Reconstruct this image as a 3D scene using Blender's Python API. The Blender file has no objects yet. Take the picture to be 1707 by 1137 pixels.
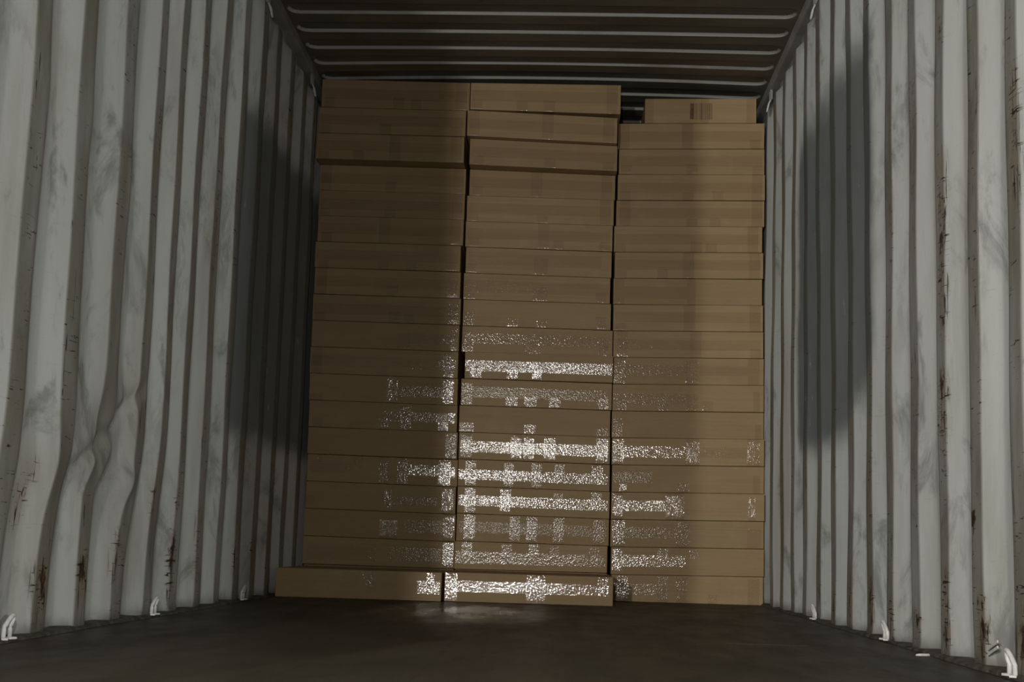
import bpy, bmesh, math, random
from mathutils import Vector, Matrix

# ------------------------------------------------------------------ camera
# world: X right, Y into the container, Z up, floor at Z = 0, metres
S = bpy.context.scene
CAM_H = 0.267
AX_R = Vector((0.9988259, 0.0390554, 0.0286629))
AX_D = Vector((0.0239471, 0.1162754, -0.9929283))
AX_F = Vector((-0.0421120, 0.9924488, 0.1152036))
cam_data = bpy.data.cameras.new('camera')
cam = bpy.data.objects.new('camera', cam_data)
S.collection.objects.link(cam)
m = Matrix.Identity(4)
for i in range(3):
    m[i][0] = AX_R[i]; m[i][1] = -AX_D[i]; m[i][2] = -AX_F[i]
m.translation = Vector((0, 0, CAM_H))
cam.matrix_world = m
cam_data.sensor_width = 36.0
cam_data.lens = 2101.457 * 36.0 / 1707.0
cam_data.shift_y = (664.44 - 568.5) / 1707.0
cam_data.clip_start = 0.02
S.camera = cam

# ------------------------------------------------------------------ world, lights, exposure
W = bpy.data.worlds.new('night'); S.world = W; W.use_nodes = True
W.node_tree.nodes['Background'].inputs[0].default_value = (0.55, 0.6, 0.55, 1)
W.node_tree.nodes['Background'].inputs[1].default_value = 0.004
S.view_settings.view_transform = 'Standard'
S.view_settings.look = 'None'
S.view_settings.exposure = 0.0
S.view_settings.gamma = 1.0
S.view_settings.use_curve_mapping = False


def lamp(name, loc, power, col, rad):
    d = bpy.data.lights.new(name, 'POINT')
    d.energy = power; d.color = col; d.shadow_soft_size = rad
    o = bpy.data.objects.new(name, d); o.location = loc
    S.collection.objects.link(o)
    return o


lamp('phone_torch', (-0.14, 0.1, 0.76), 104, (1.0, 0.95, 0.91), 0.012)
lamp('yard_light', (-4.09, -7.5, 2.3), 1330, (1.0, 0.985, 0.93), 0.07)
lamp('yard_light', (-2.13, -5.5, 1.3), 900, (1.0, 0.96, 0.91), 0.10)
lamp('yard_light', (3.66, -4.5, 1.0), 720, (0.99, 1.0, 0.95), 0.10)

# ------------------------------------------------------------------ dimensions
XL, XR = -1.331, 1.019          # inner faces of the corrugated side walls
Y0, Y1 = 0.5, 9.0               # doorway, far end that is built
ZC = 2.68                       # roof
PITCH, DEP = 0.278, 0.036       # side wall corrugation
PH_L, PH_R = 3.181, 6.447       # near corner of one inner flat on each wall


def sstep(a, b, x):
    t = min(1.0, max(0.0, (x - a) / (b - a)))
    return t * t * (3 - 2 * t)


# ------------------------------------------------------------------ object helpers
def link(o, parent=None):
    S.collection.objects.link(o)
    if parent is not None:
        o.parent = parent
    return o


def mesh_obj(name, verts, faces, mat, parent=None, smooth=False):
    me = bpy.data.meshes.new(name)
    me.from_pydata([tuple(v) for v in verts], [], faces)
    me.update()
    if smooth:
        for p in me.polygons:
            p.use_smooth = True
    me.materials.append(mat)
    return link(bpy.data.objects.new(name, me), parent)


def bm_obj(name, bm, mat, parent=None, smooth=False):
    me = bpy.data.meshes.new(name)
    bmesh.ops.recalc_face_normals(bm, faces=bm.faces)
    bm.to_mesh(me); bm.free()
    if smooth:
        for p in me.polygons:
            p.use_smooth = True
    me.materials.append(mat)
    return link(bpy.data.objects.new(name, me), parent)


def tag(o, label, cat=None, group=None, kind=None):
    if label: o['label'] = label
    if cat: o['category'] = cat
    if group: o['group'] = group
    if kind: o['kind'] = kind
    return o


def struct(o, label=None):
    o['kind'] = 'structure'
    if label: o['label'] = label
    return o


# ------------------------------------------------------------------ material helpers
class NT:
    def __init__(self, name):
        self.mat = bpy.data.materials.new(name)
        self.mat.use_nodes = True
        self.t = self.mat.node_tree
        self.t.nodes.clear()
        self.out = self.t.nodes.new('ShaderNodeOutputMaterial')

    def n(self, typ, **kw):
        nd = self.t.nodes.new(typ)
        for k, v in kw.items():
            if k.startswith('i_'):
                key = k[2:].replace('_', ' ')
                nd.inputs[key].default_value = v
            else:
                setattr(nd, k, v)
        return nd

    def l(self, a, b):
        self.t.links.new(a, b)

    def math(self, op, a, b=None, c=None, clamp=False):
        nd = self.t.nodes.new('ShaderNodeMath'); nd.operation = op; nd.use_clamp = clamp
        for i, v in enumerate((a, b, c)):
            if v is None: continue
            if isinstance(v, (int, float)): nd.inputs[i].default_value = v
            else: self.l(v, nd.inputs[i])
        return nd.outputs[0]

    def coords(self, scale, obj=False, loc=(0, 0, 0)):
        tc = self.n('ShaderNodeTexCoord') if obj else self.n('ShaderNodeNewGeometry')
        mp = self.n('ShaderNodeMapping')
        mp.inputs['Scale'].default_value = scale
        mp.inputs['Location'].default_value = loc
        self.l(tc.outputs['Object'] if obj else tc.outputs['Position'], mp.inputs['Vector'])
        return mp.outputs[0]

    def noise(self, vec, scale=1.0, detail=4.0, rough=0.55, dist=0.0):
        nd = self.n('ShaderNodeTexNoise')
        nd.inputs['Scale'].default_value = scale
        nd.inputs['Detail'].default_value = detail
        nd.inputs['Roughness'].default_value = rough
        nd.inputs['Distortion'].default_value = dist
        self.l(vec, nd.inputs['Vector'])
        return nd.outputs['Fac']

    def ramp(self, fac, a, b, lo=0.0, hi=1.0):
        nd = self.n('ShaderNodeMapRange'); nd.interpolation_type = 'SMOOTHSTEP'
        nd.inputs['From Min'].default_value = a; nd.inputs['From Max'].default_value = b
        nd.inputs['To Min'].default_value = lo; nd.inputs['To Max'].default_value = hi
        self.l(fac, nd.inputs['Value'])
        return nd.outputs[0]

    def mix(self, fac, a, b):
        nd = self.n('ShaderNodeMix'); nd.data_type = 'RGBA'
        for key, v in ((0, fac), (6, a), (7, b)):
            if isinstance(v, (int, float)): nd.inputs[key].default_value = v
            elif isinstance(v, tuple): nd.inputs[key].default_value = (*v, 1)
            else: self.l(v, nd.inputs[key])
        return nd.outputs[2]

    def bump(self, h, strength, dist):
        nd = self.n('ShaderNodeBump')
        nd.inputs['Strength'].default_value = strength
        nd.inputs['Distance'].default_value = dist
        self.l(h, nd.inputs['Height'])
        return nd.outputs[0]

    def principled(self, col, rough, normal=None, spec=0.5, metal=0.0):
        b = self.n('ShaderNodeBsdfPrincipled')
        for key, v in (('Base Color', col), ('Roughness', rough), ('Specular IOR Level', spec), ('Metallic', metal)):
            if isinstance(v, tuple): b.inputs[key].default_value = (*v, 1)
            elif isinstance(v, (int, float)): b.inputs[key].default_value = v
            else: self.l(v, b.inputs[key])
        if normal is not None: self.l(normal, b.inputs['Normal'])
        self.l(b.outputs[0], self.out.inputs[0])
        return b


def mat_wall():
    t = NT('painted_corrugated_steel')
    geo = t.n('ShaderNodeNewGeometry')
    col = t.mix(t.noise(t.coords((1, 1.4, 0.5)), 1.6, 5, 0.6), (0.415, 0.43, 0.41), (0.55, 0.565, 0.55))
    # yellowish and grey grime in tall soft streaks
    g1 = t.ramp(t.noise(t.coords((6, 6, 0.8)), 1.0, 5, 0.6), 0.46, 0.68)
    col = t.mix(t.math('MULTIPLY', g1, 0.42), col, (0.27, 0.262, 0.20))
    g2 = t.ramp(t.noise(t.coords((4.5, 4.5, 2.4), loc=(3, 7, 1)), 1.3, 7, 0.66, 0.6), 0.53, 0.68)
    col = t.mix(t.math('MULTIPLY', g2, 0.62), col, (0.15, 0.155, 0.145))
    g3 = t.ramp(t.noise(t.coords((1.2, 1.2, 1.0), loc=(8, 1, 6)), 1.3, 3, 0.5), 0.5, 0.68)
    g4 = t.ramp(t.noise(t.coords((14, 14, 5), loc=(1, 7, 2)), 1.0, 8, 0.75, 0.4), 0.47, 0.62)
    col = t.mix(t.math('MULTIPLY', t.math('MULTIPLY', g3, g4), 0.6), col, (0.20, 0.20, 0.175))
    # flats that cargo has rubbed against
    fl = t.n('ShaderNodeAttribute'); fl.attribute_name = 'inner_flat'
    flat = fl.outputs['Fac']
    gr = t.ramp(t.noise(t.coords((3, 3, 0.8), loc=(1, 2, 3)), 1.5, 5, 0.6), 0.3, 0.65)
    gri = t.math('MULTIPLY_ADD', gr, 0.45, 0.42)
    col = t.mix(t.math('MULTIPLY', flat, gri), col, (0.165, 0.158, 0.118))
    # dark sprayed repair panel (painted attribute), with soft ragged rim
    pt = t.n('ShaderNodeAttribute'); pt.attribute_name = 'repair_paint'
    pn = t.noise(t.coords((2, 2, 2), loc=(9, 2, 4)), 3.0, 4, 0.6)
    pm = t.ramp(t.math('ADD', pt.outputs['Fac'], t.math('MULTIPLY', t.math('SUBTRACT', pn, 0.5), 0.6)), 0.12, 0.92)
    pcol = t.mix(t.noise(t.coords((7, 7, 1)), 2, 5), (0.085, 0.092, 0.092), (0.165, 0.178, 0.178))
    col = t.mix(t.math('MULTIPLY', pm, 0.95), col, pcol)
    # light scratches through the repair paint
    sc = t.ramp(t.noise(t.coords((9, 9, 2.6), loc=(5, 5, 5)), 3.0, 9, 0.78), 0.60, 0.68)
    sc = t.math('MULTIPLY', sc, t.ramp(t.noise(t.coords((1, 1, 1), loc=(2, 5, 1)), 3.0, 2), 0.45, 0.6))
    col = t.mix(t.math('MULTIPLY', t.math('MULTIPLY', sc, pm), 0.7), col, (0.46, 0.48, 0.48))
    # short slanting scuffs, dense on the ribs
    s1 = t.noise(t.coords((11, 11, 80), loc=(0, 0, 2)), 1.0, 2, 0.6, 1.6)
    s2 = t.noise(t.coords((7, 7, 2.6), loc=(4, 0, 2)), 1.0, 3, 0.6)
    scm = t.math('MULTIPLY', t.ramp(s1, 0.655, 0.675), t.ramp(s2, 0.46, 0.54))
    col = t.mix(t.math('MULTIPLY', scm, t.math('MULTIPLY_ADD', flat, 0.85, 0.10)), col, (0.03, 0.027, 0.02))
    s3 = t.noise(t.coords((70, 70, 6), loc=(0, 3, 2)), 1.0, 3, 0.65, 0.6)
    s4 = t.noise(t.coords((6, 6, 1.8), loc=(1, 6, 4)), 1.0, 3, 0.6)
    scv = t.math('MULTIPLY', t.ramp(s3, 0.63, 0.67), t.ramp(s4, 0.48, 0.56))
    col = t.mix(t.math('MULTIPLY', scv, t.math('MULTIPLY_ADD', flat, 0.8, 0.06)), col, (0.045, 0.038, 0.028))
    # rust: painted attribute broken up into runs and scraped lines
    ru = t.n('ShaderNodeAttribute'); ru.attribute_name = 'rust'
    rf = ru.outputs['Fac']
    halo = t.math('MULTIPLY', t.ramp(rf, 0.05, 0.9), 0.55)
    col = t.mix(halo, col, (0.255, 0.185, 0.125))
    rn = t.noise(t.coords((26, 26, 12)), 1.0, 8, 0.75)
    rm = t.math('MULTIPLY', t.ramp(t.math('MULTIPLY_ADD', rf, 0.36, rn), 0.74, 0.82), t.ramp(rf, 0.1, 0.35))
    rc = t.mix(t.ramp(t.noise(t.coords((60, 60, 25)), 1.0, 4, 0.6), 0.34, 0.52), (0.12, 0.050, 0.025), (0.014, 0.009, 0.007))
    col = t.mix(t.math('MULTIPLY', rm, 0.92), col, rc)
    lv = t.ramp(t.noise(t.coords((120, 120, 7), loc=(2, 2, 2)), 1.0, 3, 0.6, 0.4), 0.58, 0.63)
    lh = t.ramp(t.noise(t.coords((14, 14, 110), loc=(6, 2, 2)), 1.0, 2, 0.5, 1.0), 0.62, 0.65)
    ln = t.math('MULTIPLY', t.math('MAXIMUM', lv, lh), t.ramp(rf, 0.12, 0.45))
    col = t.mix(t.math('MULTIPLY', ln, 0.95), col, (0.030, 0.016, 0.010))
    # grime at the foot of the wall
    sx = t.n('ShaderNodeSeparateXYZ'); t.l(geo.outputs['Position'], sx.inputs[0])
    ft = t.ramp(t.math('ADD', sx.outputs['Z'], t.math('MULTIPLY', t.noise(t.coords((14, 14, 14)), 1, 4), 0.06)), 0.085, 0.025)
    col = t.mix(t.math('MULTIPLY', ft, 0.75), col, (0.10, 0.095, 0.075))
    bp = t.bump(t.noise(t.coords((7, 7, 3)), 2.0, 5, 0.6), 0.35, 0.006)
    t.principled(col, 0.62, bp, 0.3)
    return t.mat


def mat_roof():
    t = NT('dirty_roof_steel')
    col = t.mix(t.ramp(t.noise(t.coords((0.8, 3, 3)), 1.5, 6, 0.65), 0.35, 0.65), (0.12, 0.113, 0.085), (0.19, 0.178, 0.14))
    st = t.n('ShaderNodeAttribute'); st.attribute_name = 'lit_step'
    col = t.mix(st.outputs['Fac'], col, (0.40, 0.405, 0.38))  # light caught by the camera-facing rib steps, put into the colour
    r = t.ramp(t.noise(t.coords((1.2, 2, 2), loc=(3, 1, 1)), 2.0, 5, 0.6), 0.55, 0.7)
    col = t.mix(t.math('MULTIPLY', r, 0.4), col, (0.13, 0.085, 0.055))
    t.principled(col, 0.55, t.bump(t.noise(t.coords((4, 4, 4)), 2, 3), 0.2, 0.004), 0.3)
    return t.mat


def mat_paint(name, a, b, rough=0.5, sc=12):
    t = NT(name)
    col = t.mix(t.ramp(t.noise(t.coords((1, 1, 1)), sc, 5, 0.6), 0.35, 0.7), a, b)
    t.principled(col, rough, t.bump(t.noise(t.coords((1, 1, 1)), sc * 4, 3), 0.3, 0.002), 0.35)
    return t.mat


def mat_floor():
    t = NT('worn_plywood_floor')
    n1 = t.ramp(t.noise(t.coords((1.6, 0.9, 1)), 1.4, 6, 0.62, 0.5), 0.35, 0.65)
    col = t.mix(n1, (0.056, 0.050, 0.034), (0.078, 0.067, 0.047))
    n2 = t.ramp(t.noise(t.coords((2.2, 1.0, 1), loc=(5, 3, 0)), 1.2, 4, 0.6), 0.45, 0.65)
    col = t.mix(t.math('MULTIPLY', n2, 0.35), col, (0.070, 0.045, 0.035))
    # grain running along the container, joints between boards
    gr = t.noise(t.coords((60, 2.5, 1)), 1.0, 5, 0.6)
    col = t.mix(t.math('MULTIPLY', t.ramp(gr, 0.45, 0.7), 0.2), col, (0.04, 0.036, 0.028))
    sx = t.n('ShaderNodeSeparateXYZ'); geo = t.n('ShaderNodeNewGeometry'); t.l(geo.outputs['Position'], sx.inputs[0])
    fx = t.math('FRACT', t.math('DIVIDE', t.math('ADD', sx.outputs['X'], 4.93), 1.16))
    jx = t.math('LESS_THAN', fx, 0.004)
    fy = t.math('FRACT', t.math('DIVIDE', t.math('ADD', sx.outputs['Y'], 0.35), 2.4))
    jy = t.math('LESS_THAN', fy, 0.0025)
    j = t.math('MAXIMUM', jx, jy)
    col = t.mix(t.math('MULTIPLY', j, 0.3), col, (0.02, 0.018, 0.015))
    # dark scuffs
    sf = t.ramp(t.noise(t.coords((6, 2.0, 1), loc=(1, 1, 0)), 1.0, 7, 0.7, 0.6), 0.58, 0.72)
    col = t.mix(t.math('MULTIPLY', sf, 0.55), col, (0.02, 0.018, 0.015))
    ls = t.ramp(t.noise(t.coords((2.5, 45, 1), loc=(7, 1, 0)), 1.0, 3, 0.7, 0.3), 0.72, 0.76)
    col = t.mix(t.math('MULTIPLY', ls, 0.3), col, (0.16, 0.15, 0.13))
    rg = t.ramp(t.noise(t.coords((7, 2.2, 1), loc=(2, 8, 0)), 1.0, 6, 0.65), 0.35, 0.7, 0.46, 0.62)
    # shoe-polished track in the middle, before the boxes
    dx = t.math('DIVIDE', t.math('ADD', sx.outputs['X'], 0.36), 0.42)
    dy = t.math('DIVIDE', t.math('SUBTRACT', sx.outputs['Y'], 5.05), 0.95)
    dd = t.math('ADD', t.math('MULTIPLY', dx, dx), t.math('MULTIPLY', dy, dy))
    pol = t.ramp(t.math('ADD', dd, t.math('MULTIPLY', t.noise(t.coords((7, 2.5, 1)), 1.0, 5, 0.65), 1.3)), 1.75, 0.55)
    rg = t.math('SUBTRACT', rg, t.math('MULTIPLY', pol, 0.30))
    h = t.math('ADD', t.noise(t.coords((22, 5, 1)), 1.0, 5, 0.6), t.math('MULTIPLY', j, -0.2))
    t.principled(col, rg, t.bump(h, 0.3, 0.0012), t.math('MULTIPLY_ADD', pol, 0.35, 0.14))
    return t.mat


def mat_cardboard():
    t = NT('corrugated_cardboard')
    oi = t.n('ShaderNodeObjectInfo')
    base = t.mix(oi.outputs['Random'], (0.345, 0.244, 0.128), (0.408, 0.294, 0.155))
    n1 = t.ramp(t.noise(t.coords((1.3, 1, 9)), 2.0, 4, 0.55), 0.3, 0.7)
    col = t.mix(t.math('MULTIPLY', n1, 0.5), base, (0.330, 0.222, 0.108))
    n2 = t.ramp(t.noise(t.coords((3, 3, 3), loc=(4, 4, 4)), 2.5, 5, 0.6), 0.5, 0.75)
    col = t.mix(t.math('MULTIPLY', n2, 0.25), col, (0.47, 0.365, 0.215))
    # flutes seen faintly through the liner, running along the box
    fl = t.noise(t.coords((1.5, 1.5, 140)), 1.0, 2, 0.5)
    fib = t.noise(t.coords((14, 14, 60)), 4.0, 4, 0.6)
    col = t.mix(t.math('MULTIPLY', t.ramp(fl, 0.4, 0.7), 0.16), col, (0.24, 0.15, 0.075))
    col = t.mix(t.math('MULTIPLY', t.ramp(fib, 0.5, 0.75), 0.14), col, (0.49, 0.385, 0.23))
    h = t.math('ADD', fl, t.math('MULTIPLY', t.noise(t.coords((2.5, 2.5, 8)), 2, 3), 1.5))
    t.principled(col, 0.66, t.bump(h, 0.35, 0.003), 0.35)
    return t.mat


def mat_tape():
    t = NT('clear_packing_tape')
    at = t.n('ShaderNodeAttribute'); at.attribute_name = 'wrinkle'
    gs = t.n('ShaderNodeAttribute'); gs.attribute_name = 'gloss'
    # trapped air bubbles and wrinkles
    v = t.n('ShaderNodeTexVoronoi'); v.inputs['Scale'].default_value = 135
    t.l(t.coords((1, 1, 0.85)), v.inputs['Vector'])
    fine = t.noise(t.coords((1, 1, 0.7)), 110, 2, 0.5)
    wr = t.noise(t.coords((1, 1, 0.45)), 34, 4, 0.7, 0.6)
    h = t.math('ADD', t.math('MULTIPLY', v.outputs['Distance'], 1.0), t.math('MULTIPLY', fine, 1.1))
    h = t.math('ADD', h, t.math('MULTIPLY', wr, t.math('MULTIPLY_ADD', at.outputs['Fac'], 7.0, 0.8)))
    nrm = t.bump(h, 1.0, 0.0006)
    tr = t.n('ShaderNodeBsdfTransparent'); tr.inputs[0].default_value = (0.95, 0.93, 0.90, 1)
    df = t.n('ShaderNodeBsdfDiffuse'); df.inputs[0].default_value = (0.48, 0.44, 0.40, 1)
    gl = t.n('ShaderNodeBsdfGlossy'); gl.inputs['Color'].default_value = (0.97, 0.99, 1, 1)
    t.l(t.math('MULTIPLY_ADD', gs.outputs['Fac'], -0.055, 0.15), gl.inputs['Roughness'])
    t.l(nrm, gl.inputs['Normal'])
    m1 = t.n('ShaderNodeMixShader'); m1.inputs[0].default_value = 0.05
    t.l(tr.outputs[0], m1.inputs[1]); t.l(df.outputs[0], m1.inputs[2])
    m2 = t.n('ShaderNodeMixShader')
    fr = t.n('ShaderNodeFresnel'); fr.inputs['IOR'].default_value = 1.5
    t.l(t.math('MULTIPLY', t.math('ADD', fr.outputs[0], 0.04), gs.outputs['Fac']), m2.inputs[0])
    t.l(m1.outputs[0], m2.inputs[1]); t.l(gl.outputs[0], m2.inputs[2])
    t.l(m2.outputs[0], t.out.inputs[0])
    return t.mat


M_WALL = mat_wall(); M_ROOF = mat_roof(); M_FLOOR = mat_floor()
M_CARD = mat_cardboard(); M_TAPE = mat_tape()
M_RAIL = mat_paint('grimy_rail_paint', (0.25, 0.25, 0.235), (0.36, 0.36, 0.34), 0.5, 6)
M_SILL = mat_paint('rough_sill_steel', (0.05, 0.046, 0.036), (0.13, 0.12, 0.095), 0.8, 25)
M_RING = mat_paint('white_ring_paint', (0.60, 0.60, 0.57), (0.82, 0.82, 0.80), 0.4, 30)
M_INK = mat_paint('brown_print_ink', (0.13, 0.08, 0.04), (0.17, 0.11, 0.06), 0.8, 80)
M_CHIP = mat_paint('pale_paint_chip', (0.62, 0.60, 0.56), (0.78, 0.77, 0.73), 0.6, 40)
M_SCR = mat_paint('scraped_wood', (0.20, 0.19, 0.16), (0.33, 0.31, 0.27), 0.6, 60)

# ------------------------------------------------------------------ floor
FZ = 0.0
vs, fs = [], []
NX, NY = 48, 110
for j in range(NY + 1):
    for i in range(NX + 1):
        x = XL - 0.06 + (XR - XL + 0.12) * i / NX
        y = Y0 + (Y1 - Y0) * j / NY
        vs.append((x, y, 0.0))
for j in range(NY):
    for i in range(NX):
        a = j * (NX + 1) + i
        fs.append((a, a + 1, a + NX + 2, a + NX + 1))
floor = struct(mesh_obj('floor', vs, fs, M_FLOOR), 'dark worn plywood floor of the shipping container')

# ------------------------------------------------------------------ corrugated side walls
T_STEPS = [0.0, 0.005, 0.035, 0.060, 0.075, 0.085, 0.095, 0.110, 0.124, 0.137, 0.147, 0.177, 0.207, 0.217, 0.230, 0.244, 0.258, 0.272]


def prof(t):
    """outward offset, and how much this is the inner flat"""
    t %= PITCH
    if t < 0.08: o = 0.0
    elif t < 0.142: o = (t - 0.08) / 0.062
    elif t < 0.212: o = 1.0
    else: o = 1.0 - (t - 0.212) / 0.066
    if t < 0.005: o = 0.0
    return o * DEP, 1.0 if (t < 0.09 or t > 0.274) else 0.0


# rust and scraped places on the inner flats: (y, z, half length y, half height z, strength)
RUST_L = [(3.02, 1.28, .04, .06, .7), (3.02, 1.17, .04, .07, .6), (3.50, .16, .04, .06, .9), (3.54, .12, .03, .05, .8),
          (3.22, .15, .05, .05, .9), (4.30, .21, .03, .10, .9), (3.09, .35, .04, .05, .6), (4.60, 1.44, .03, .16, .5),
          (3.80, 1.60, .04, .08, .5), (3.59, 1.27, .03, .05, .5), (3.30, 1.41, .04, .06, .4), (3.27, .16, .04, .05, .7),
          (3.10, .42, .04, .05, .5), (4.02, .45, .03, .12, .4), (4.58, .28, .03, .15, .5), (4.30, .42, .03, .1, .5),
          (4.86, .3, .02, .1, .4), (5.13, .22, .02, .08, .5), (5.41, .2, .02, .1, .5), (3.74, .22, .03, .08, .5)]
RUST_R = [(3.41, 1.34, .035, .05, .8), (3.41, 1.24, .035, .05, .9), (3.41, 1.13, .035, .05, .8), (3.41, 1.01, .035, .06, .85),
          (3.41, .92, .035, .04, .7), (3.41, .73, .035, .05, 1.0), (3.41, .63, .035, .05, .9), (4.25, .14, .03, .05, 1.0),
          (4.24, .07, .03, .035, .9), (3.97, .11, .03, .04, .95), (3.97, .05, .03, .03, .9), (3.69, .09, .03, .03, .9),
          (3.42, .22, .035, .04, .8), (3.42, .14, .035, .04, .8), (3.41, .08, .035, .03, .95), (3.13, .16, .025, .025, 1.1),
          (3.12, .11, .03, .03, .95), (3.12, .06, .03, .03, .8), (3.18, .37, .02, .02, 1.4), (4.53, .10, .025, .05, .9),
          (4.80, .09, .025, .05, .85), (5.08, .11, .02, .04, .8), (2.85, 1.34, .03, .07, .7), (2.85, 1.18, .03, .07, .7),
          (3.70, 1.38, .03, .05, .4), (3.70, 1.23, .03, .05, .35), (3.97, 1.36, .03, .06, .35), (3.14, 1.27, .03, .05, .45),
          (2.86, .08, .04, .08, .9), (3.96, .33, .02, .05, .6), (3.14, .95, .03, .10, .5), (4.24, .85, .02, .15, .6), (4.24, .55, .02, .1, .5), (3.98, .95, .02, .08, .5), (3.69, 1.7, .03, .1, .35), (3.42, 1.75, .03, .06, .5), (4.80, .95, .02, .12, .45), (5.08, .7, .02, .1, .4), (4.24, 1.16, .02, .12, .5), (5.36, .12, .02, .06, .5)]


def z_rows():
    z, out = 0.0, []
    while z < 2.54:
        out.append(z); z += 0.0135 if z < 0.95 else 0.03
    return out + [2.565, 2.60, 2.665]


def build_wall(side):
    left = side < 0
    X, ph = (XL, PH_L) if left else (XR, PH_R)
    spots = RUST_L if left else RUST_R
    rows = z_rows()
    ys = []
    k0 = math.floor((Y0 - ph) / PITCH)
    k = k0
    while ph + k * PITCH < Y1:
        for t in T_STEPS:
            y = ph + k * PITCH + t
            if Y0 <= y <= Y1: ys.append((y, t))
        k += 1
    verts, faces, flat, rust, paint = [], [], [], [], []
    rnd = random.Random(5)
    for z in rows:
        for (yp, t) in ys:
            o, f = prof(t)
            if z >= 2.595: o, f = DEP, 0.0
            y = yp
            x_in = 0.0
            if left:
                # ribs knocked out of line: they lean along the wall above a crease
                a = (0.05 * sstep(2.6, 3.0, yp) + 0.085 * math.exp(-((yp - 3.68) / 0.34) ** 2)) * (1 - 0.75 * sstep(3.95, 4.5, yp))
                sharp = math.exp(-((yp - 3.50) / 0.17) ** 2)
                b = (1 - sharp) * sstep(0.14, 0.62, z) + sharp * sstep(0.36, 0.52, z)
                y += a * b
                y += 0.010 * math.sin(z * 2.3 + yp * 1.7) * (1 - sstep(4.5, 5.5, yp))
                # dents in the pushed-in area
                for (dy, dz, ry, rz, amp) in ((3.37, .47, .07, .07, .030), (3.62, .68, .05, .06, .022), (3.70, .42, .06, .05, .024),
                                              (3.13, .45, .10, .10, .020), (3.48, .57, .05, .10, -.022), (3.25, .60, .10, .2, .012),
                                              (3.02, 1.40, .07, .12, .006), (3.30, 1.42, .06, .10, .007), (3.59, 1.30, .05, .12, .005)):
                    x_in += amp * math.exp(-((yp - dy) / ry) ** 2 - ((z - dz) / rz) ** 2)
                # crease line falling from (3.68, .66) to (3.38, .46)
                d = (z - (0.46 + (yp - 3.38) * 0.66)) / 0.028
                if 3.25 < yp < 3.85: x_in -= 0.016 * math.exp(-d * d) * sstep(3.25, 3.36, yp) * (1 - sstep(3.7, 3.85, yp))
            else:
                x_in += 0.004 * math.sin(yp * 2.1 + 1) * math.sin(z * 2.0)
            # slight waviness of knocked panels
            x_in += 0.0035 * math.sin(yp * 9.1 + z * 3.3) * math.sin(z * 5.1 + yp)
            x_in = min(x_in, 0.05) if left else min(x_in, 0.004)
            if yp > 5.3 and left: x_in = min(x_in, 0.0)
            if z < 0.02: x_in = 0.0
            x = X + side * (o - x_in)
            verts.append((x, y, z))
            flat.append(f)
            r = 0.0
            for (ry_, rz_, hy, hz, s) in spots:
                dy = (yp - ry_) / hy; dz = (z - rz_) / hz
                if abs(dy) < 2.2 and dz > -5 and dz < 2.4:
                    if dz < 0: dz *= 0.55       # drips hang below
                    r = max(r, s * math.exp(-dy * dy - dz * dz))
            if r < 0.3 and f and z < 0.35 and yp > 3.0:
                r = max(r, 0.28 * (1 - z / 0.35))
            rust.append(min(1.0, r))
            if left:
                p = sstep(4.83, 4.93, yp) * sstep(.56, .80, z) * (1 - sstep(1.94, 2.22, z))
            else:
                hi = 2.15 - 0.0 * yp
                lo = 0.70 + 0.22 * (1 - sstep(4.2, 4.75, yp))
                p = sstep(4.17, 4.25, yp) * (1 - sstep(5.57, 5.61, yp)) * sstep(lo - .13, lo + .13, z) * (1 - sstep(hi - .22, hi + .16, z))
            paint.append(p)
    n = len(ys)
    for j in range(len(rows) - 1):
        for i in range(n - 1):
            a = j * n + i
            q = (a, a + 1, a + n + 1, a + n)
            faces.append(q if left else q[::-1])
    o = mesh_obj('wall_left' if left else 'wall_right', verts, faces, M_WALL, None, True)
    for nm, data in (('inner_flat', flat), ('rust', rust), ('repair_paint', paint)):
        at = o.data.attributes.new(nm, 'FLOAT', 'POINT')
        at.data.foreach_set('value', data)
    md = o.modifiers.new('sheet', 'SOLIDIFY'); md.thickness = 0.004; md.offset = -1
    return struct(o)


wl = build_wall(-1); wl['label'] = 'dented grey-white corrugated steel wall with darkened panel towards the boxes'
wr = build_wall(1); wr['label'] = 'bright grey-white corrugated steel wall with rust scrapes on its ribs'

# far end wall, corrugated too, mostly hidden behind the boxes
vs, fs = [], []
x = XL - 0.05; px = []
t = 0.0
while x < XR + 0.06:
    px.append((x, prof(t)[0])); x += 0.0139; t += 0.0139
for z in (0.0, ZC + 0.03):
    for (x, o) in px: vs.append((x, Y1 - 0.06 + o, z))
n = len(px)
for i in range(n - 1): fs.append((i, i + 1, n + i + 1, n + i))
wb = mesh_obj('wall_back', vs, fs, M_WALL)
md = wb.modifiers.new('sheet', 'SOLIDIFY'); md.thickness = 0.004
struct(wb)

# ------------------------------------------------------------------ roof with stamped cross ribs
PHC, PC = 5.548, 0.209
PX0, PX1, RC = -1.318, 1.004, 0.058
RH = 0.013


def roof_up(x, y):
    """height of the stamped pocket above the flat and how much this is its far step"""
    t = (y - PHC) % PC                     # the pocket ends at t = PC (far step)
    a, b = PC - 0.118, PC
    cy, hy = (a + b) / 2, (b - a) / 2
    cx, hx = (PX0 + PX1) / 2, (PX1 - PX0) / 2
    qx = abs(x - cx) - (hx - RC); qy = abs(t - cy) - (hy - RC)
    d = math.hypot(max(qx, 0), max(qy, 0)) + min(max(qx, qy), 0) - RC
    up = 1 - sstep(-0.013, 0.0, d)
    st = 1.0 if (-0.0115 <= d <= -0.0005 and t > cy) else 0.0  # only the step facing the camera gets the painted-in light
    return up * RH, st


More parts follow.
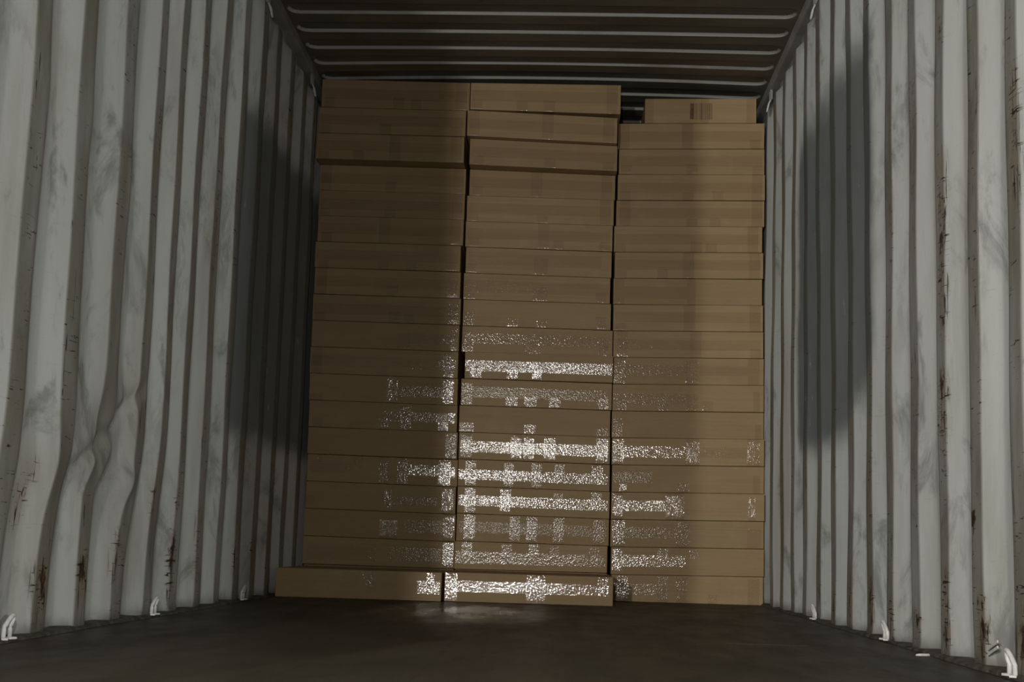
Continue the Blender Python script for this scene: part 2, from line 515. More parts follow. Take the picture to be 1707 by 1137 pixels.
ysr = []
k = math.floor((Y0 - PHC) / PC)
while PHC + k * PC < Y1:
    for t in (0.0, 0.02, 0.05, 0.08, 0.091, 0.095, 0.0995, 0.104, 0.115, 0.125, 0.135, 0.145, 0.155, 0.165, 0.175, 0.185, 0.1905, 0.196, 0.1985, 0.201, 0.2035, 0.206, 0.2085):
        y = PHC + k * PC + t
        if Y0 - 0.01 <= y <= Y1 + 0.01: ysr.append(y)
    k += 1
xsr = [XL - 0.04, XL - 0.01] + [PX0 + 0.10 * i / 22 for i in range(23)] + [PX0 + 0.1 + (PX1 - PX0 - 0.2) * i / 24 for i in range(1, 24)] + \
      [PX1 - 0.10 + 0.10 * i / 22 for i in range(23)] + [XR + 0.01, XR + 0.04]
vs, fs, stp = [], [], []
for y in ysr:
    for x in xsr:
        u, s_ = roof_up(x, y)
        ex = max(0.0, 1 - ((x + 0.16) / 1.14) ** 2)
        dome = 0.003 * ex + 0.016 * ex * math.exp(-((y - 6.4) / 0.45) ** 2)
        vs.append((x, y, ZC + u + dome)); stp.append(s_)
n = len(xsr)
for j in range(len(ysr) - 1):
    for i in range(n - 1):
        a = j * n + i
        fs.append((a, a + n, a + n + 1, a + 1))
roof = mesh_obj('ceiling', vs, fs, M_ROOF, None, False)
at = roof.data.attributes.new('lit_step', 'FLOAT', 'POINT'); at.data.foreach_set('value', stp)
struct(roof, 'dark corrugated steel container roof with pale stamped cross ribs')

# ------------------------------------------------------------------ rails, sills


def box_bm(x0, x1, y0, y1, z0, z1, bev=0.0, seg=2):
    bm = bmesh.new()
    v = [bm.verts.new(p) for p in ((x0, y0, z0), (x1, y0, z0), (x1, y1, z0), (x0, y1, z0), (x0, y0, z1), (x1, y0, z1), (x1, y1, z1), (x0, y1, z1))]
    for f in ((0, 3, 2, 1), (4, 5, 6, 7), (0, 1, 5, 4), (1, 2, 6, 5), (2, 3, 7, 6), (3, 0, 4, 7)):
        bm.faces.new([v[i] for i in f])
    if bev > 0:
        bmesh.ops.bevel(bm, geom=bm.edges[:], offset=bev, segments=seg, profile=0.6, affect='EDGES')
    return bm


struct(bm_obj('trim_1', box_bm(XL - 0.060, XL + 0.004, Y0, Y1, 2.635, 2.70, 0.008), M_RAIL), 'steel top rail along the left wall')
struct(bm_obj('trim_2', box_bm(XR - 0.004, XR + 0.060, Y0, Y1, 2.635, 2.70, 0.008), M_RAIL), 'steel top rail along the right wall')


def sill(name, side):
    X = XL if side < 0 else XR
    rnd = random.Random(11 + side)
    vs, fs = [], []
    y = Y0; w = 0.012; hh = 0.010
    sec = 5
    rows = 0
    while y < Y1:
        w = min(0.020, max(0.004, w + rnd.uniform(-.004, .004)))
        hh = min(0.013, max(0.004, hh + rnd.uniform(-.003, .003)))
        for (dx, z) in ((0.05, 0.0005), (0.05, hh + .004), (-w * .35, hh), (-w * .9, hh * .6), (-w, 0.0005)):
            vs.append((X + side * dx, y, z))
        rows += 1; y += 0.035
    for j in range(rows - 1):
        for i in range(sec - 1):
            a = j * sec + i
            fs.append((a, a + 1, a + sec + 1, a + sec))
    o = mesh_obj(name, vs, fs, M_SILL)
    md = o.modifiers.new('sheet', 'SOLIDIFY'); md.thickness = 0.001
    return struct(o, 'rough dirty steel lip where the %s wall meets the floor' % ('left' if side < 0 else 'right'))


sill('trim_3', -1); sill('trim_4', 1)

# long pale scratch in the floor
bm = bmesh.new()
pts = [(0.48 + 0.24 * i / 24, 3.74 + 0.004 * math.sin(i * .6)) for i in range(25)]
rr = random.Random(3)
lo = [bm.verts.new((x, y - rr.uniform(.002, .005), .0004)) for x, y in pts]
hi = [bm.verts.new((x, y + rr.uniform(.002, .005), .0008)) for x, y in pts]
for i in range(24): bm.faces.new((lo[i], lo[i + 1], hi[i + 1], hi[i]))
so = bm_obj('floor_scratch', bm, M_SCR, floor); so['label'] = 'long pale scratch'


# ------------------------------------------------------------------ tubes
def tube(pts, r, seg=10, flat=1.0):
    bm = bmesh.new()
    rings = []
    n = len(pts)
    P = [Vector(p) for p in pts]
    up = Vector((0.31, 0.2, 0.93))
    for i in range(n):
        d = (P[min(i + 1, n - 1)] - P[max(i - 1, 0)]).normalized()
        a = d.cross(up).normalized(); b = d.cross(a).normalized()
        rad = r[i] if isinstance(r, (list, tuple)) else r
        rings.append([bm.verts.new(P[i] + a * rad * math.cos(2 * math.pi * k / seg) + b * rad * flat * math.sin(2 * math.pi * k / seg)) for k in range(seg)])
    for i in range(n - 1):
        for k in range(seg):
            bm.faces.new((rings[i][k], rings[i][(k + 1) % seg], rings[i + 1][(k + 1) % seg], rings[i + 1][k]))
    bm.faces.new(rings[0]); bm.faces.new(rings[-1][::-1])
    return bm


def floor_ring(side, y, label):
    X = XL if side < 0 else XR
    root = bpy.data.objects.new('lashing_ring', None); root.location = (X - side * 0.010, y, 0.008)
    link(root)
    root.empty_display_size = 0.05
    tag(root, label, 'lashing ring', 'white lashing rings along the floor edges')
    pts = []
    for i in range(21):
        a = math.pi * i / 20
        yy = 0.0155 * math.cos(a); zz = 0.026 + 0.030 * math.sin(a)
        if i == 0: pts.append((side * 0.000, yy * 1.15, 0.004))
        pts.append((-side * (0.006 * math.sin(a)), yy * (1.05) + 0.016 * math.sin(a), zz))
        if i == 20: pts.append((side * 0.000, yy * 1.15, 0.004))
    bm_obj('ring_loop', tube(pts, 0.0058, 12), M_RING, root, True)
    for s in (-1, 1):
        bm = box_bm(-0.008, 0.008, -0.011, 0.011, 0.0, 0.006, 0.002)
        bmesh.ops.rotate(bm, verts=bm.verts, cent=(0, 0, 0), matrix=Matrix.Rotation(s * 0.5 * side, 3, 'Z'))
        bmesh.ops.translate(bm, verts=bm.verts, vec=(-side * 0.004, s * 0.019, -0.001))
        bm_obj('weld_foot', bm, M_RING, root)
    return root


for side, y, lab in ((1, 2.90, 'white lashing ring at foot of right wall, nearest the camera beside rust runs'),
                     (1, 4.00, 'white lashing ring at foot of right wall, middle one of three'),
                     (1, 5.11, 'white lashing ring at foot of right wall, smallest and closest to the boxes'),
                     (-1, 3.01, 'white lashing ring at foot of left wall, cut by the picture edge'),
                     (-1, 4.10, 'white lashing ring at foot of left wall, middle one of three'),
                     (-1, 5.25, 'white lashing ring at foot of left wall, just before the lowest left box')):
    floor_ring(side, y, lab)


def top_ring(side, y, label):
    X = XL if side < 0 else XR
    root = bpy.data.objects.new('ceiling_lashing_ring', None); root.location = (X - side * 0.004, y, 2.582)
    link(root); root.empty_display_size = 0.05
    tag(root, label, 'lashing ring', 'lashing rings under the top rails')
    pts = [(side * 0.012, 0.013, 0.012)]
    for i in range(17):
        a = math.pi * i / 16
        pts.append((-side * 0.010 * math.sin(a), 0.013 * math.cos(a), -0.012 - 0.044 * math.sin(a)))
    pts.append((side * 0.012, -0.013, 0.012))
    bm_obj('ring_loop', tube(pts, 0.0042, 10), M_RING, root, True)
    for s in (-1, 1):
        bm = box_bm(-0.006, 0.006, -0.007, 0.007, 0.0, 0.056, 0.002)
        bmesh.ops.translate(bm, verts=bm.verts, vec=(side * 0.010, s * 0.016, 0.002))
        bm_obj('ring_bracket', bm, M_RAIL, root)
    return root


top_ring(1, 6.338, 'small white lashing ring under right top rail beside the topmost right box')
top_ring(1, 5.186, 'small white lashing ring under right top rail near the top of the picture')
top_ring(-1, 6.20, 'small white lashing ring under left top rail beside the topmost left box')
top_ring(-1, 5.228, 'small white lashing ring under left top rail near the top of the picture')

# two peeled pale strips near the foot of the right wall
for k in range(2):
    bm = box_bm(-0.0015, 0.0015, -0.036, 0.036, -0.0035, 0.0035, 0.001)
    bmesh.ops.rotate(bm, verts=bm.verts, cent=(0, 0, 0), matrix=Matrix.Rotation(-0.32, 3, 'X'))
    po = bm_obj('peeled_strip', bm, M_CHIP, wr)
    po.location = (XR - 0.001, 3.052, 0.052 + 0.013 * k)
    po['label'] = 'pale peeled strip'

# chip of pale paint on the floor
bm = bmesh.new()
o_ = [(-.020, -.006), (-.006, -.009), (.012, -.004), (.021, .002), (.008, .007), (-.010, .005)]
lo = [bm.verts.new((x, y, 0.0)) for x, y in o_]; hi = [bm.verts.new((x * .9, y * .85, 0.004 + 0.0018 * (i % 2))) for i, (x, y) in enumerate(o_)]
bm.faces.new(lo[::-1]); bm.faces.new(hi)
for i in range(6): bm.faces.new((lo[i], lo[(i + 1) % 6], hi[(i + 1) % 6], hi[i]))
c = bm_obj('paint_chip', bm, M_CHIP); c.location = (0.985, 3.52, 0.0)
tag(c, 'small pale flake lying on the floor at the foot of the right wall', 'debris')

# ------------------------------------------------------------------ cardboard boxes
RB = random.Random(42)
# tape on the faces where it can be made out: kind, u0, u1, v0, v1 across the front of the box
TAPES = {
 ('L',12): [('V',0.526,0.595,0.00,0.95), ('V',0.899,0.972,0.00,1.00), ('H',0.593,0.899,0.25,0.65), ('V',0.004,0.097,0.00,0.21)],
 ('L',10): [('V',0.584,0.670,0.00,0.62), ('H',0.659,0.947,0.23,0.60), ('V',0.943,0.988,0.00,1.00)],
 ('L',13): [('V',0.476,0.544,0.00,0.40), ('V',0.280,0.351,0.00,0.25), ('V',0.028,0.097,0.00,0.35), ('V',0.621,0.690,0.00,0.89), ('V',0.873,0.940,0.00,0.35), ('V',0.940,0.986,0.32,0.71), ('H',0.508,0.935,0.33,0.69)],
 ('L',14): [('V',0.922,0.992,0.00,0.94)],
 ('L',15): [('V',0.064,0.108,0.71,1.00), ('H',0.020,0.307,0.33,0.73), ('V',0.303,0.371,0.52,1.00), ('V',0.475,0.543,0.00,1.00), ('V',0.599,0.671,0.00,1.00), ('H',0.671,0.873,0.36,0.75), ('V',0.873,0.954,0.00,1.00), ('H',0.946,0.984,0.31,0.72)],
 ('L',16): [('V',0.526,0.576,0.09,0.81), ('H',0.576,0.878,0.28,0.58), ('V',0.908,0.986,0.00,1.00), ('H',0.008,0.058,0.18,0.49)],
 ('L',17): [('V',0.500,0.618,0.00,0.69), ('H',0.667,0.911,0.27,0.73), ('V',0.919,0.992,0.00,1.00)],
 ('L',18): [('H',0.032,0.488,0.18,0.67), ('H',0.567,0.917,0.23,0.73), ('V',0.923,0.992,0.00,0.95)],
 ('L',19): [('V',0.526,0.598,0.46,1.00), ('V',0.909,0.958,0.61,1.00), ('H',0.855,0.991,0.24,0.69)],
 ('M',7): [('V',0.467,0.564,0.00,0.64), ('V',0.004,0.075,0.00,0.37), ('H',0.017,0.929,0.33,0.81)],
 ('M',8): [('H',0.004,0.992,0.28,0.74), ('V',0.475,0.574,0.00,0.56), ('V',0.004,0.078,0.00,0.23), ('V',0.902,0.975,0.00,0.41)],
 ('M',9): [('V',0.004,0.077,0.00,0.51), ('V',0.297,0.372,0.00,0.32), ('V',0.500,0.569,0.00,0.29), ('V',0.898,0.967,0.00,0.50)],
 ('M',10): [('V',0.420,0.522,0.00,0.33), ('V',0.004,0.076,0.00,0.42), ('V',0.908,0.976,0.00,0.39), ('H',0.016,0.980,0.34,0.74)],
 ('M',11): [('H',0.004,0.995,0.28,0.69), ('V',0.037,0.114,0.00,0.37), ('V',0.286,0.361,0.00,0.38), ('V',0.457,0.522,0.00,0.41)],
 ('M',12): [('V',0.004,0.076,0.00,0.83), ('V',0.299,0.378,0.00,0.36), ('V',0.422,0.506,0.00,0.39), ('V',0.586,0.661,0.00,0.40), ('V',0.908,0.980,0.00,0.40), ('H',0.076,0.968,0.31,0.72)],
 ('M',13): [('V',0.004,0.100,0.00,0.35), ('V',0.434,0.510,0.00,0.36), ('V',0.912,0.988,0.00,0.33)],
 ('M',14): [('V',0.012,0.087,0.00,1.00), ('H',0.012,0.986,0.26,0.68), ('V',0.344,0.416,0.00,1.00), ('V',0.430,0.499,0.00,1.00), ('V',0.566,0.641,0.00,1.00), ('V',0.909,0.986,0.00,0.93)],
 ('M',15): [('V',0.048,0.119,0.00,1.00), ('H',0.004,0.986,0.25,0.63), ('V',0.303,0.368,0.00,1.00), ('V',0.483,0.552,0.00,1.00), ('V',0.633,0.701,0.40,1.00), ('V',0.882,0.954,0.61,1.00)],
 ('M',16): [('V',0.047,0.118,0.00,0.94), ('H',0.008,0.986,0.29,0.68), ('V',0.280,0.351,0.13,0.94), ('V',0.631,0.694,0.34,0.86), ('V',0.878,0.946,0.29,0.94)],
 ('M',17): [('V',0.049,0.122,0.00,1.00), ('H',0.016,0.987,0.32,0.72), ('V',0.350,0.417,0.00,1.00), ('V',0.459,0.531,0.00,1.00), ('V',0.636,0.705,0.00,1.00), ('V',0.898,0.972,0.00,0.94)],
 ('M',18): [('V',0.047,0.116,0.51,1.00), ('H',0.008,0.987,0.21,0.64), ('V',0.306,0.376,0.46,0.94), ('V',0.486,0.553,0.58,1.00), ('V',0.616,0.686,0.60,0.92), ('V',0.880,0.945,0.64,0.93)],
 ('M',19): [('V',0.004,0.075,0.00,1.00), ('H',0.034,0.975,0.34,0.72), ('V',0.486,0.599,0.00,1.00), ('V',0.904,0.977,0.39,1.00)],
 ('R',8): [('V',0.008,0.072,0.00,1.00), ('V',0.496,0.552,0.00,1.00), ('H',0.072,0.496,0.23,0.68)],
 ('R',11): [('V',0.004,0.082,0.00,1.00), ('H',0.082,0.486,0.33,0.72), ('V',0.482,0.566,0.00,0.94), ('V',0.896,0.970,0.00,1.00), ('H',0.570,0.896,0.34,0.71)],
 ('R',12): [('H',0.004,0.488,0.25,0.66), ('V',0.031,0.100,0.00,0.30), ('V',0.302,0.370,0.00,0.26), ('V',0.492,0.565,0.00,0.65), ('V',0.594,0.664,0.00,0.39), ('V',0.931,0.972,0.00,0.77)],
 ('R',13): [('V',0.006,0.073,0.00,0.73), ('V',0.945,0.984,0.00,0.55)],
 ('R',14): [('V',0.004,0.077,0.00,0.95), ('H',0.077,0.488,0.27,0.70), ('V',0.488,0.576,0.00,1.00), ('V',0.889,0.969,0.00,1.00), ('H',0.578,0.887,0.29,0.68)],
 ('R',15): [('H',0.008,0.268,0.35,0.75), ('V',0.051,0.099,0.00,0.32), ('V',0.434,0.510,0.00,0.35), ('V',0.926,0.973,0.00,0.66)],
 ('R',16): [('V',0.006,0.076,0.00,1.00), ('H',0.076,0.357,0.31,0.70), ('V',0.357,0.477,0.00,1.00), ('V',0.895,0.942,0.00,0.87)],
 ('R',17): [('V',0.010,0.093,0.00,1.00), ('H',0.093,0.429,0.33,0.74), ('V',0.429,0.517,0.00,1.00), ('V',0.892,0.981,0.00,0.72)],
 ('R',18): [('V',0.006,0.070,0.14,0.92), ('H',0.070,0.490,0.30,0.71), ('V',0.305,0.374,0.68,1.00), ('V',0.514,0.579,0.62,0.94)],
 ('R',19): [('V',0.039,0.109,0.00,0.95), ('H',0.008,0.302,0.27,0.67), ('V',0.302,0.376,0.00,0.95), ('V',0.427,0.502,0.00,0.92), ('V',0.638,0.697,0.00,0.33), ('V',0.898,0.973,0.00,0.92)],
}



def lerp(a, b, t): return a + (b - a) * t


def carton(x0, x1, yf, zbl, zbr, ztl, ztr, depth=0.578, skew=0.0, lean=0.0, name='cardboard_box'):
    """closed carton; front left/right bottoms and tops may differ in height, origin at its base"""
    ox, oy, oz = (x0 + x1) / 2, yf + depth / 2, (zbl + zbr) / 2
    bm = bmesh.new()
    P = []
    for (y, sk) in ((yf, 0), (yf + depth, skew)):
        P += [(x0, y, zbl), (x1, y + 0, zbr), (x1, y, ztr), (x0, y, ztl)]
    v = [bm.verts.new((p[0] - ox, p[1] - oy, p[2] - oz)) for p in P]
    if skew:
        for i in (1, 2, 5, 6): v[i].co.y += skew
    for i in (2, 3): v[i].co.y -= lean
    for f in ((0, 1, 2, 3), (5, 4, 7, 6), (0, 4, 5, 1), (3, 2, 6, 7), (0, 3, 7, 4), (1, 5, 6, 2)):
        bm.faces.new([v[i] for i in f])
    bmesh.ops.bevel(bm, geom=bm.edges[:], offset=0.0032, segments=3, profile=0.6, affect='EDGES')
    o = bm_obj(name, bm, M_CARD)
    o.location = (ox, oy, oz)
    for p in o.data.polygons: p.use_smooth = p.area < 0.004
    return o


def tape(box, fr, k, u0, u1, v0, v1, wr=0.0, gloss=0.4):
    """a strip of clear tape on the front; strips that reach the bottom or top wrap round the edge"""
    x0, x1, yf, zbl, zbr, ztl, ztr, skew, lean = fr
    off = 0.0007 if k == 'H' else 0.0012
    R = 0.0032
    nu = max(3, int((u1 - u0) * 40)) if k == 'H' else 5

    def pt(u, v, dy=0.0):
        zb, zt = lerp(zbl, zbr, u), lerp(ztl, ztr, u)
        return Vector((lerp(x0, x1, u), yf + skew * u - lean * v - off + dy, lerp(zb, zt, v)))
    rows = []
    H = (ztl - zbl)
    vs_list = []
    if k == 'V' and v0 <= 0.0:
        vs_list += [('b', a) for a in (2.2, 1.57, 1.2, .8, .4)]
        v0 = (R + .0005) / H
    n = 6
    vhi = v1 if not (k == 'V' and v1 >= 1.0) else 1 - (R + .0005) / H
    vs_list += [('f', lerp(v0, vhi, i / n)) for i in range(n + 1)]
    if k == 'V' and v1 >= 1.0:
        vs_list += [('t', a) for a in (.4, .8, 1.2, 1.57)]
    verts, faces = [], []
    jr = random.Random(int(u0 * 1000) + int(zbl * 777))
    for (kind, a) in vs_list:
        for i in range(nu + 1):
            u = lerp(u0, u1, i / nu)
            if kind == 'f':
                p = pt(u, a)
                if wr: p.y -= abs(jr.gauss(0, .0011)) * wr
            else:
                rr = R + off
                zb, zt = lerp(zbl, zbr, u), lerp(ztl, ztr, u)
                back = R + skew * u - (lean if kind == 't' else 0)
                if kind == 'b':
                    if a > 2: p = Vector((lerp(x0, x1, u), yf + back + .012, zb + R - rr * 0.999))
                    else: p = Vector((lerp(x0, x1, u), yf + back - rr * math.cos(a), zb + R - rr * math.sin(a) * 0.93))
                else:
                    p = Vector((lerp(x0, x1, u), yf + back - rr * math.cos(a), zt - R + rr * math.sin(a) * 0.93))
            verts.append(p - box.location)
    w = nu + 1
    for j in range(len(vs_list) - 1):
        for i in range(nu):
            a = j * w + i
            faces.append((a, a + 1, a + w + 1, a + w))
    o = mesh_obj('packing_tape', verts, faces, M_TAPE, box, True)
    at = o.data.attributes.new('wrinkle', 'FLOAT', 'POINT')
    at.data.foreach_set('value', [wr] * len(verts))
    at = o.data.attributes.new('gloss', 'FLOAT', 'POINT')
    at.data.foreach_set('value', [gloss] * len(verts))
    return o


def default_tapes(col, row):
    r = random.Random(hash((ord(col), row)) % 9999)
    L = []
    hv = r.uniform(.26, .34)
    L.append(('H', .012, .985, hv, hv + .40))
    a = r.uniform(.004, .03); L.append(('V', a, a + .072, 0.0, r.choice((.3, .35, 1.0))))
    b = r.uniform(.90, .92); L.append(('V', b, b + .072, 0.0, r.choice((.35, 1.0, 1.0))))
    c = r.uniform(.42, .52); L.append(('V', c, c + .075, 0.0, r.choice((.3, .4, 1.0))))
    if r.random() < .4:
        d = r.choice((.28, .62)) + r.uniform(-.03, .03); L.append(('V', d, d + .072, 0.0, .35))
    return L


ORD = ['topmost', 'second', 'third', 'fourth', 'fifth', 'sixth', 'seventh', 'eighth', 'ninth', 'tenth', 'eleventh', 'twelfth',
       'thirteenth', 'fourteenth', 'fifteenth', 'sixteenth', 'seventeenth', 'eighteenth', 'lowest']
NAMES = {'L': 'left', 'M': 'middle', 'R': 'right'}
WR = {('R', 16): 1.0, ('L', 16): 1.0, ('L', 17): 1.0, ('R', 14): .6, ('R', 3): .8, ('M', 14): .4}
LOOK = {
    ('L', 1): 'unlit, its corner under the left top rail', ('L', 3): 'jutting out over the boxes below',
    ('L', 10): 'faint tape strip near its middle', ('L', 12): 'glittering tape strip at its right end',
    ('L', 13): 'five short tape tabs on its lower edge', ('L', 15): 'bright tape cross at its right end',
    ('L', 16): 'crinkled tape near its middle', ('L', 17): 'bright upright tape at its right end', ('L', 18): 'dull smeared tape along its face',
    ('M', 1): 'touching the pale roof rib', ('M', 2): 'tilted down to the right', ('M', 3): 'jutting out and tilted with its dark underside showing',
    ('M', 4): 'plain faced below the jutting one', ('M', 11): 'long shining tape over its whole width', ('M', 14): 'brightest tape on its right half',
    ('M', 15): 'brightest tape on its left half', ('M', 16): 'glittering tape band low across it', ('M', 17): 'five upright tape strips, hardly glaring',
    ('M', 18): 'small glare patch right of centre',
    ('R', 1): 'short box end printed with dark bars', ('R', 2): 'plain faced under the short printed one', ('R', 3): 'crumpled glint of tape at its middle',
    ('R', 11): 'dotted tape on its left half', ('R', 12): 'row of small tape tabs below centre', ('R', 14): 'glaring tape on its left third',
    ('R', 16): 'white glaring tape and crinkled strip', ('R', 17): 'glint low at its left corner', ('R', 18): 'bright tape corner at its left end',
    ('R', 19): 'standing on the floor in the middle one\'s shade'}

HB = {'L': .1394, 'M': .1382, 'R': .1381}
# per row (1 = top): left x, right x, front y
XS = {
    'L': {1: (-1.312, -.534, 6.33), 2: (-1.322, -.550, 6.33), 3: (-1.326, -.555, 6.33), 4: (-1.322, -.549, 6.43), 5: (-1.320, -.550, 6.425),
          6: (-1.318, -.551, 6.42), 7: (-1.326, -.561, 6.42), 8: (-1.322, -.558, 6.42), 9: (-1.326, -.552, 6.425), 10: (-1.324, -.555, 6.42),
          11: (-1.326, -.556, 6.42), 12: (-1.322, -.554, 6.42), 13: (-1.318, -.552, 6.42), 14: (-1.318, -.545, 6.42), 15: (-1.314, -.541, 6.42),
          16: (-1.314, -.546, 6.42), 17: (-1.318, -.542, 6.42), 18: (-1.316, -.543, 6.41)},
    'M': {1: (-.528, .250, 6.30), 2: (-.541, .236, 6.31), 3: (-.527, .240, 6.35), 4: (-.529, .235, 6.43), 5: (-.538, .230, 6.425),
          6: (-.540, .226, 6.42), 7: (-.534, .224, 6.42), 8: (-.541, .219, 6.42), 9: (-.539, .225, 6.42), 10: (-.540, .237, 6.42),
          11: (-.520, .240, 6.415), 12: (-.536, .238, 6.42), 13: (-.541, .233, 6.42), 14: (-.538, .234, 6.42), 15: (-.537, .236, 6.42),
          16: (-.536, .238, 6.42), 17: (-.536, .237, 6.42), 18: (-.541, .231, 6.41)},
    'R': {1: (.383, .964, 6.42), 2: (.244, 1.006, 6.42), 3: (.250, 1.008, 6.42), 4: (.248, 1.010, 6.42), 5: (.243, 1.009, 6.425),
          6: (.234, .998, 6.42), 7: (.240, 1.004, 6.42), 8: (.236, 1.000, 6.42), 9: (.238, 1.004, 6.42), 10: (.241, 1.006, 6.42),
          11: (.243, 1.010, 6.42), 12: (.242, 1.010, 6.42), 13: (.241, 1.011, 6.42), 14: (.244, 1.011, 6.42), 15: (.247, 1.013, 6.42),
          16: (.246, 1.013, 6.42), 17: (.245, 1.013, 6.42), 18: (.250, 1.013, 6.42), 19: (.254, 1.013, 6.42)}}


# how cleanly each strip of tape lies: 1 mirrors the torch, 0.1 is dull
GLOSS = {('M', 11): (.6, .8, .8, .8), ('M', 12): (.3, .4, .4, .4, .4, .2), ('M', 13): (.35, .5, .3), ('M', 14): (.35, .9, .7, .8, .9, .9),
         ('M', 15): (.4, 1.1, .35, .35, .35, .8), ('M', 16): (.5, .9, .6, .2, .5), ('M', 17): (.4, .12, .25, .35, .3, .25),
         ('M', 18): (.4, .4, .25, .35, .2, .2), ('M', 19): (1.5, 1.5, 1.5, 1.5),
         ('L', 12): (.8, 1.2, .25, .3), ('L', 13): (.6, .3, .7, .7, .6, 1.2, .3), ('L', 14): (.35,),
         ('L', 15): (.5, .25, .2, .4, .5, 1.2, .9, 1.2), ('L', 16): (.5, .15, 1.2, .3), ('L', 17): (.6, .15, 1.2), ('L', 18): (.12, .15, .9),
         ('L', 19): (.8, 1, 1),
         ('R', 11): (.5, .35, .7, .3, .1), ('R', 12): (.3, .4, .5, .4, .5, .4), ('R', 13): (.35, .4), ('R', 14): (1.3, 1.2, .5, .5, .1),
         ('R', 15): (.2, .8, .4, .3), ('R', 16): (.9, 1.5, 1.2, .4), ('R', 17): (.9, .25, .3, .3), ('R', 18): (1.3, .8, .3, .3),
         ('R', 19): (.9, .5, .4, .4, .5, .5)}
SKEW = {('R', 14): -.020, ('R', 16): -.026, ('R', 18): -.020, ('R', 17): -.008, ('M', 14): -.012, ('M', 15): .010, ('M', 16): .0,
        ('L', 15): .016, ('L', 16): .012, ('L', 17): .012, ('L', 18): .014, ('L', 12): .016, ('L', 13): .014, ('M', 11): -.024}
LEAN = {('M', 11): .010, ('M', 19): -.0045, ('M', 14): .001, ('M', 12): .003, ('L', 12): .007, ('L', 13): .005, ('R', 11): .004,
        ('R', 18): -.002, ('L', 19): -.003, ('R', 19): -.003, ('L', 18): -.002}


def gloss_of(col, row, i):
    g = GLOSS.get((col, row))
    if g and i < len(g): return g[i]
    return 0.22 if row < 11 and i == 0 else 0.5


def tilt(col, n):
    """left minus right height of the joint n boxes above the floor"""
    if n == 0: return 0.0
    if col == 'L': return 0.010 if n > 1 else 0.004
    if col == 'R': return -0.010 if n < 17 else -0.014
    return {1: -.002, 2: .004}.get(n, .009 if n < 12 else (.013 if n < 16 else (.023 if n == 16 else .028)))


def build_box(col, row):
    x0, x1, yf = XS[col][row]
    n = 19 - row
    hb = HB[col]
    zb, zt = n * hb, (n + 1) * hb
    if n == 0: zb = 0.001
    tb, tt = tilt(col, n), tilt(col, n + 1)
    g = 0.0008
    zbl, zbr, ztl, ztr = zb + tb / 2 + g, zb - tb / 2 + g, zt + tt / 2 - g, zt - tt / 2 - g
    if n == 0: zbl = zbr = 0.001
    if col == 'M' and row == 1:
        zbl, zbr, ztl, ztr = zb + .0148, zb + .001, zt + .006, zt + .002
    if col == 'M' and row == 2:
        ztl, ztr = zt + .0135, zt - .0165
    if col == 'R' and row == 1:
        dz = lambda x: -(x - .62) * (-.014) / .77
        zbl, zbr = zb + dz(x0) * 1 + g, zb + dz(x1) + g
        ztl, ztr = zt + dz(x0) - .004, zt + dz(x1) - .004
    if row == 1 and col in 'LM':
        ztl += .013; ztr += .013 if col == 'L' else .016
    skew = SKEW.get((col, row), RB.uniform(-.006, .006))
    lean = LEAN.get((col, row), RB.uniform(-.001, .001))
    depth = 0.578
    if col == 'R' and row == 1: depth = 0.775
    o = carton(x0, x1, yf, zbl, zbr, ztl, ztr, depth, skew, lean)
    if (col, row) in LOOK:
        lab = '%s cardboard box down the %s stack, %s' % (ORD[row - 1], NAMES[col], LOOK[(col, row)])
    else:
        lab = 'plain brown cardboard box, %s from the top of the %s stack' % (ORD[row - 1], NAMES[col])
    tag(o, lab, 'cardboard box', 'cardboard boxes in the three tall stacks')
    fr = (x0, x1, yf, zbl, zbr, ztl, ztr, skew, lean)
    for i, (k, u0, u1, v0, v1) in enumerate(TAPES.get((col, row)) or default_tapes(col, row)):
        if row == 1 and col == 'R' and k == 'H': continue
        tape(o, fr, k, u0, u1, v0, v1, WR.get((col, row), 0.0) if k == 'V' else 0.0, gloss_of(col, row, i))
    return o, fr


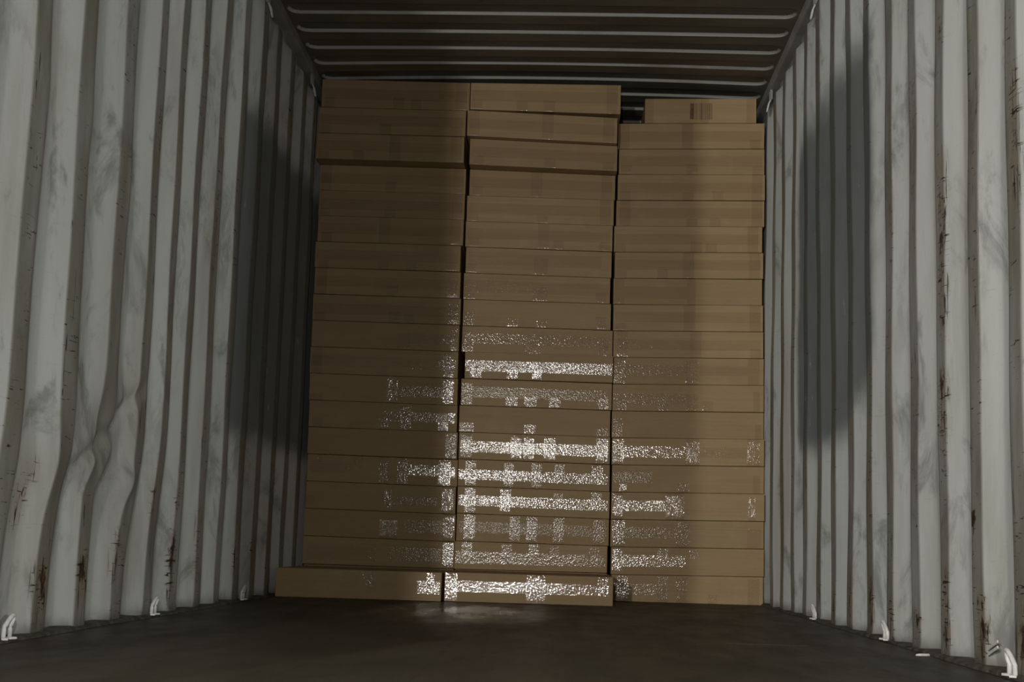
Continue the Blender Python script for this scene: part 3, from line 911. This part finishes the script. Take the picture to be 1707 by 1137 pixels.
for col in 'LMR':
    for row in range(1, 20):
        if row in XS[col]:
            o, fr = build_box(col, row)
            if (col, row) == ('R', 1):
                # block of printed bars
                x0, x1, yf, zbl, zbr, ztl, ztr, skew, lean = fr
                bm = bmesh.new()
                rr = random.Random(8)

                def bar(ua, ub, va, vb):
                    q = []
                    for (u, v) in ((ua, va), (ub, va), (ub, vb), (ua, vb)):
                        q.append(bm.verts.new(Vector((lerp(x0, x1, u), yf + skew * u - 0.0006, lerp(lerp(zbl, zbr, u), lerp(ztl, ztr, u), v))) - o.location))
                    bm.faces.new(q)
                bar(.405, .440, .16, .80)
                u = .446
                while u < .60:
                    w_ = rr.choice((.003, .005, .008))
                    bar(u, u + w_, .14, .82); u += w_ + rr.choice((.006, .009, .012))
                pb = bm_obj('printed_bars', bm, M_INK, o); pb['label'] = 'block of dark upright printed bars'

# two boxes under the left and middle stacks, almost hidden by the boxes standing in front
for col, x0, x1 in (('L', -1.314, -.545), ('M', -.538, .232)):
    o = carton(x0, x1, 6.44, .001, .001, HB[col] + tilt(col, 1) / 2 - .001, HB[col] - tilt(col, 1) / 2 - .001)
    tag(o, 'shaded cardboard box under the %s stack, hidden behind the loose box standing on the floor' % NAMES[col], 'cardboard box',
        'cardboard boxes in the three tall stacks')

# the two loose boxes standing on the floor in front
for col, x0, x1, yf, zt, skew in (('L', -1.306, -.545, 5.79, .1335, .012), ('M', -.533, .240, 5.83, .1345, .012)):
    o = carton(x0, x1, yf, .001, .001, zt, zt - .002, 0.56, skew, LEAN.get((col, 19), 0.0))
    fr = (x0, x1, yf, .001, .001, zt, zt - .002, skew, LEAN.get((col, 19), 0.0))
    lab = {'L': 'loose cardboard box on the floor before the left stack, against the left wall',
           'M': 'loose cardboard box on the floor before the middle stack, crossed by glaring tape'}[col]
    tag(o, lab, 'cardboard box', 'loose cardboard boxes on the floor')
    for i, (k, u0, u1, v0, v1) in enumerate(TAPES[(col, 19)]):
        tape(o, fr, k, u0, u1, v0, v1, 0.0, gloss_of(col, 19, i))
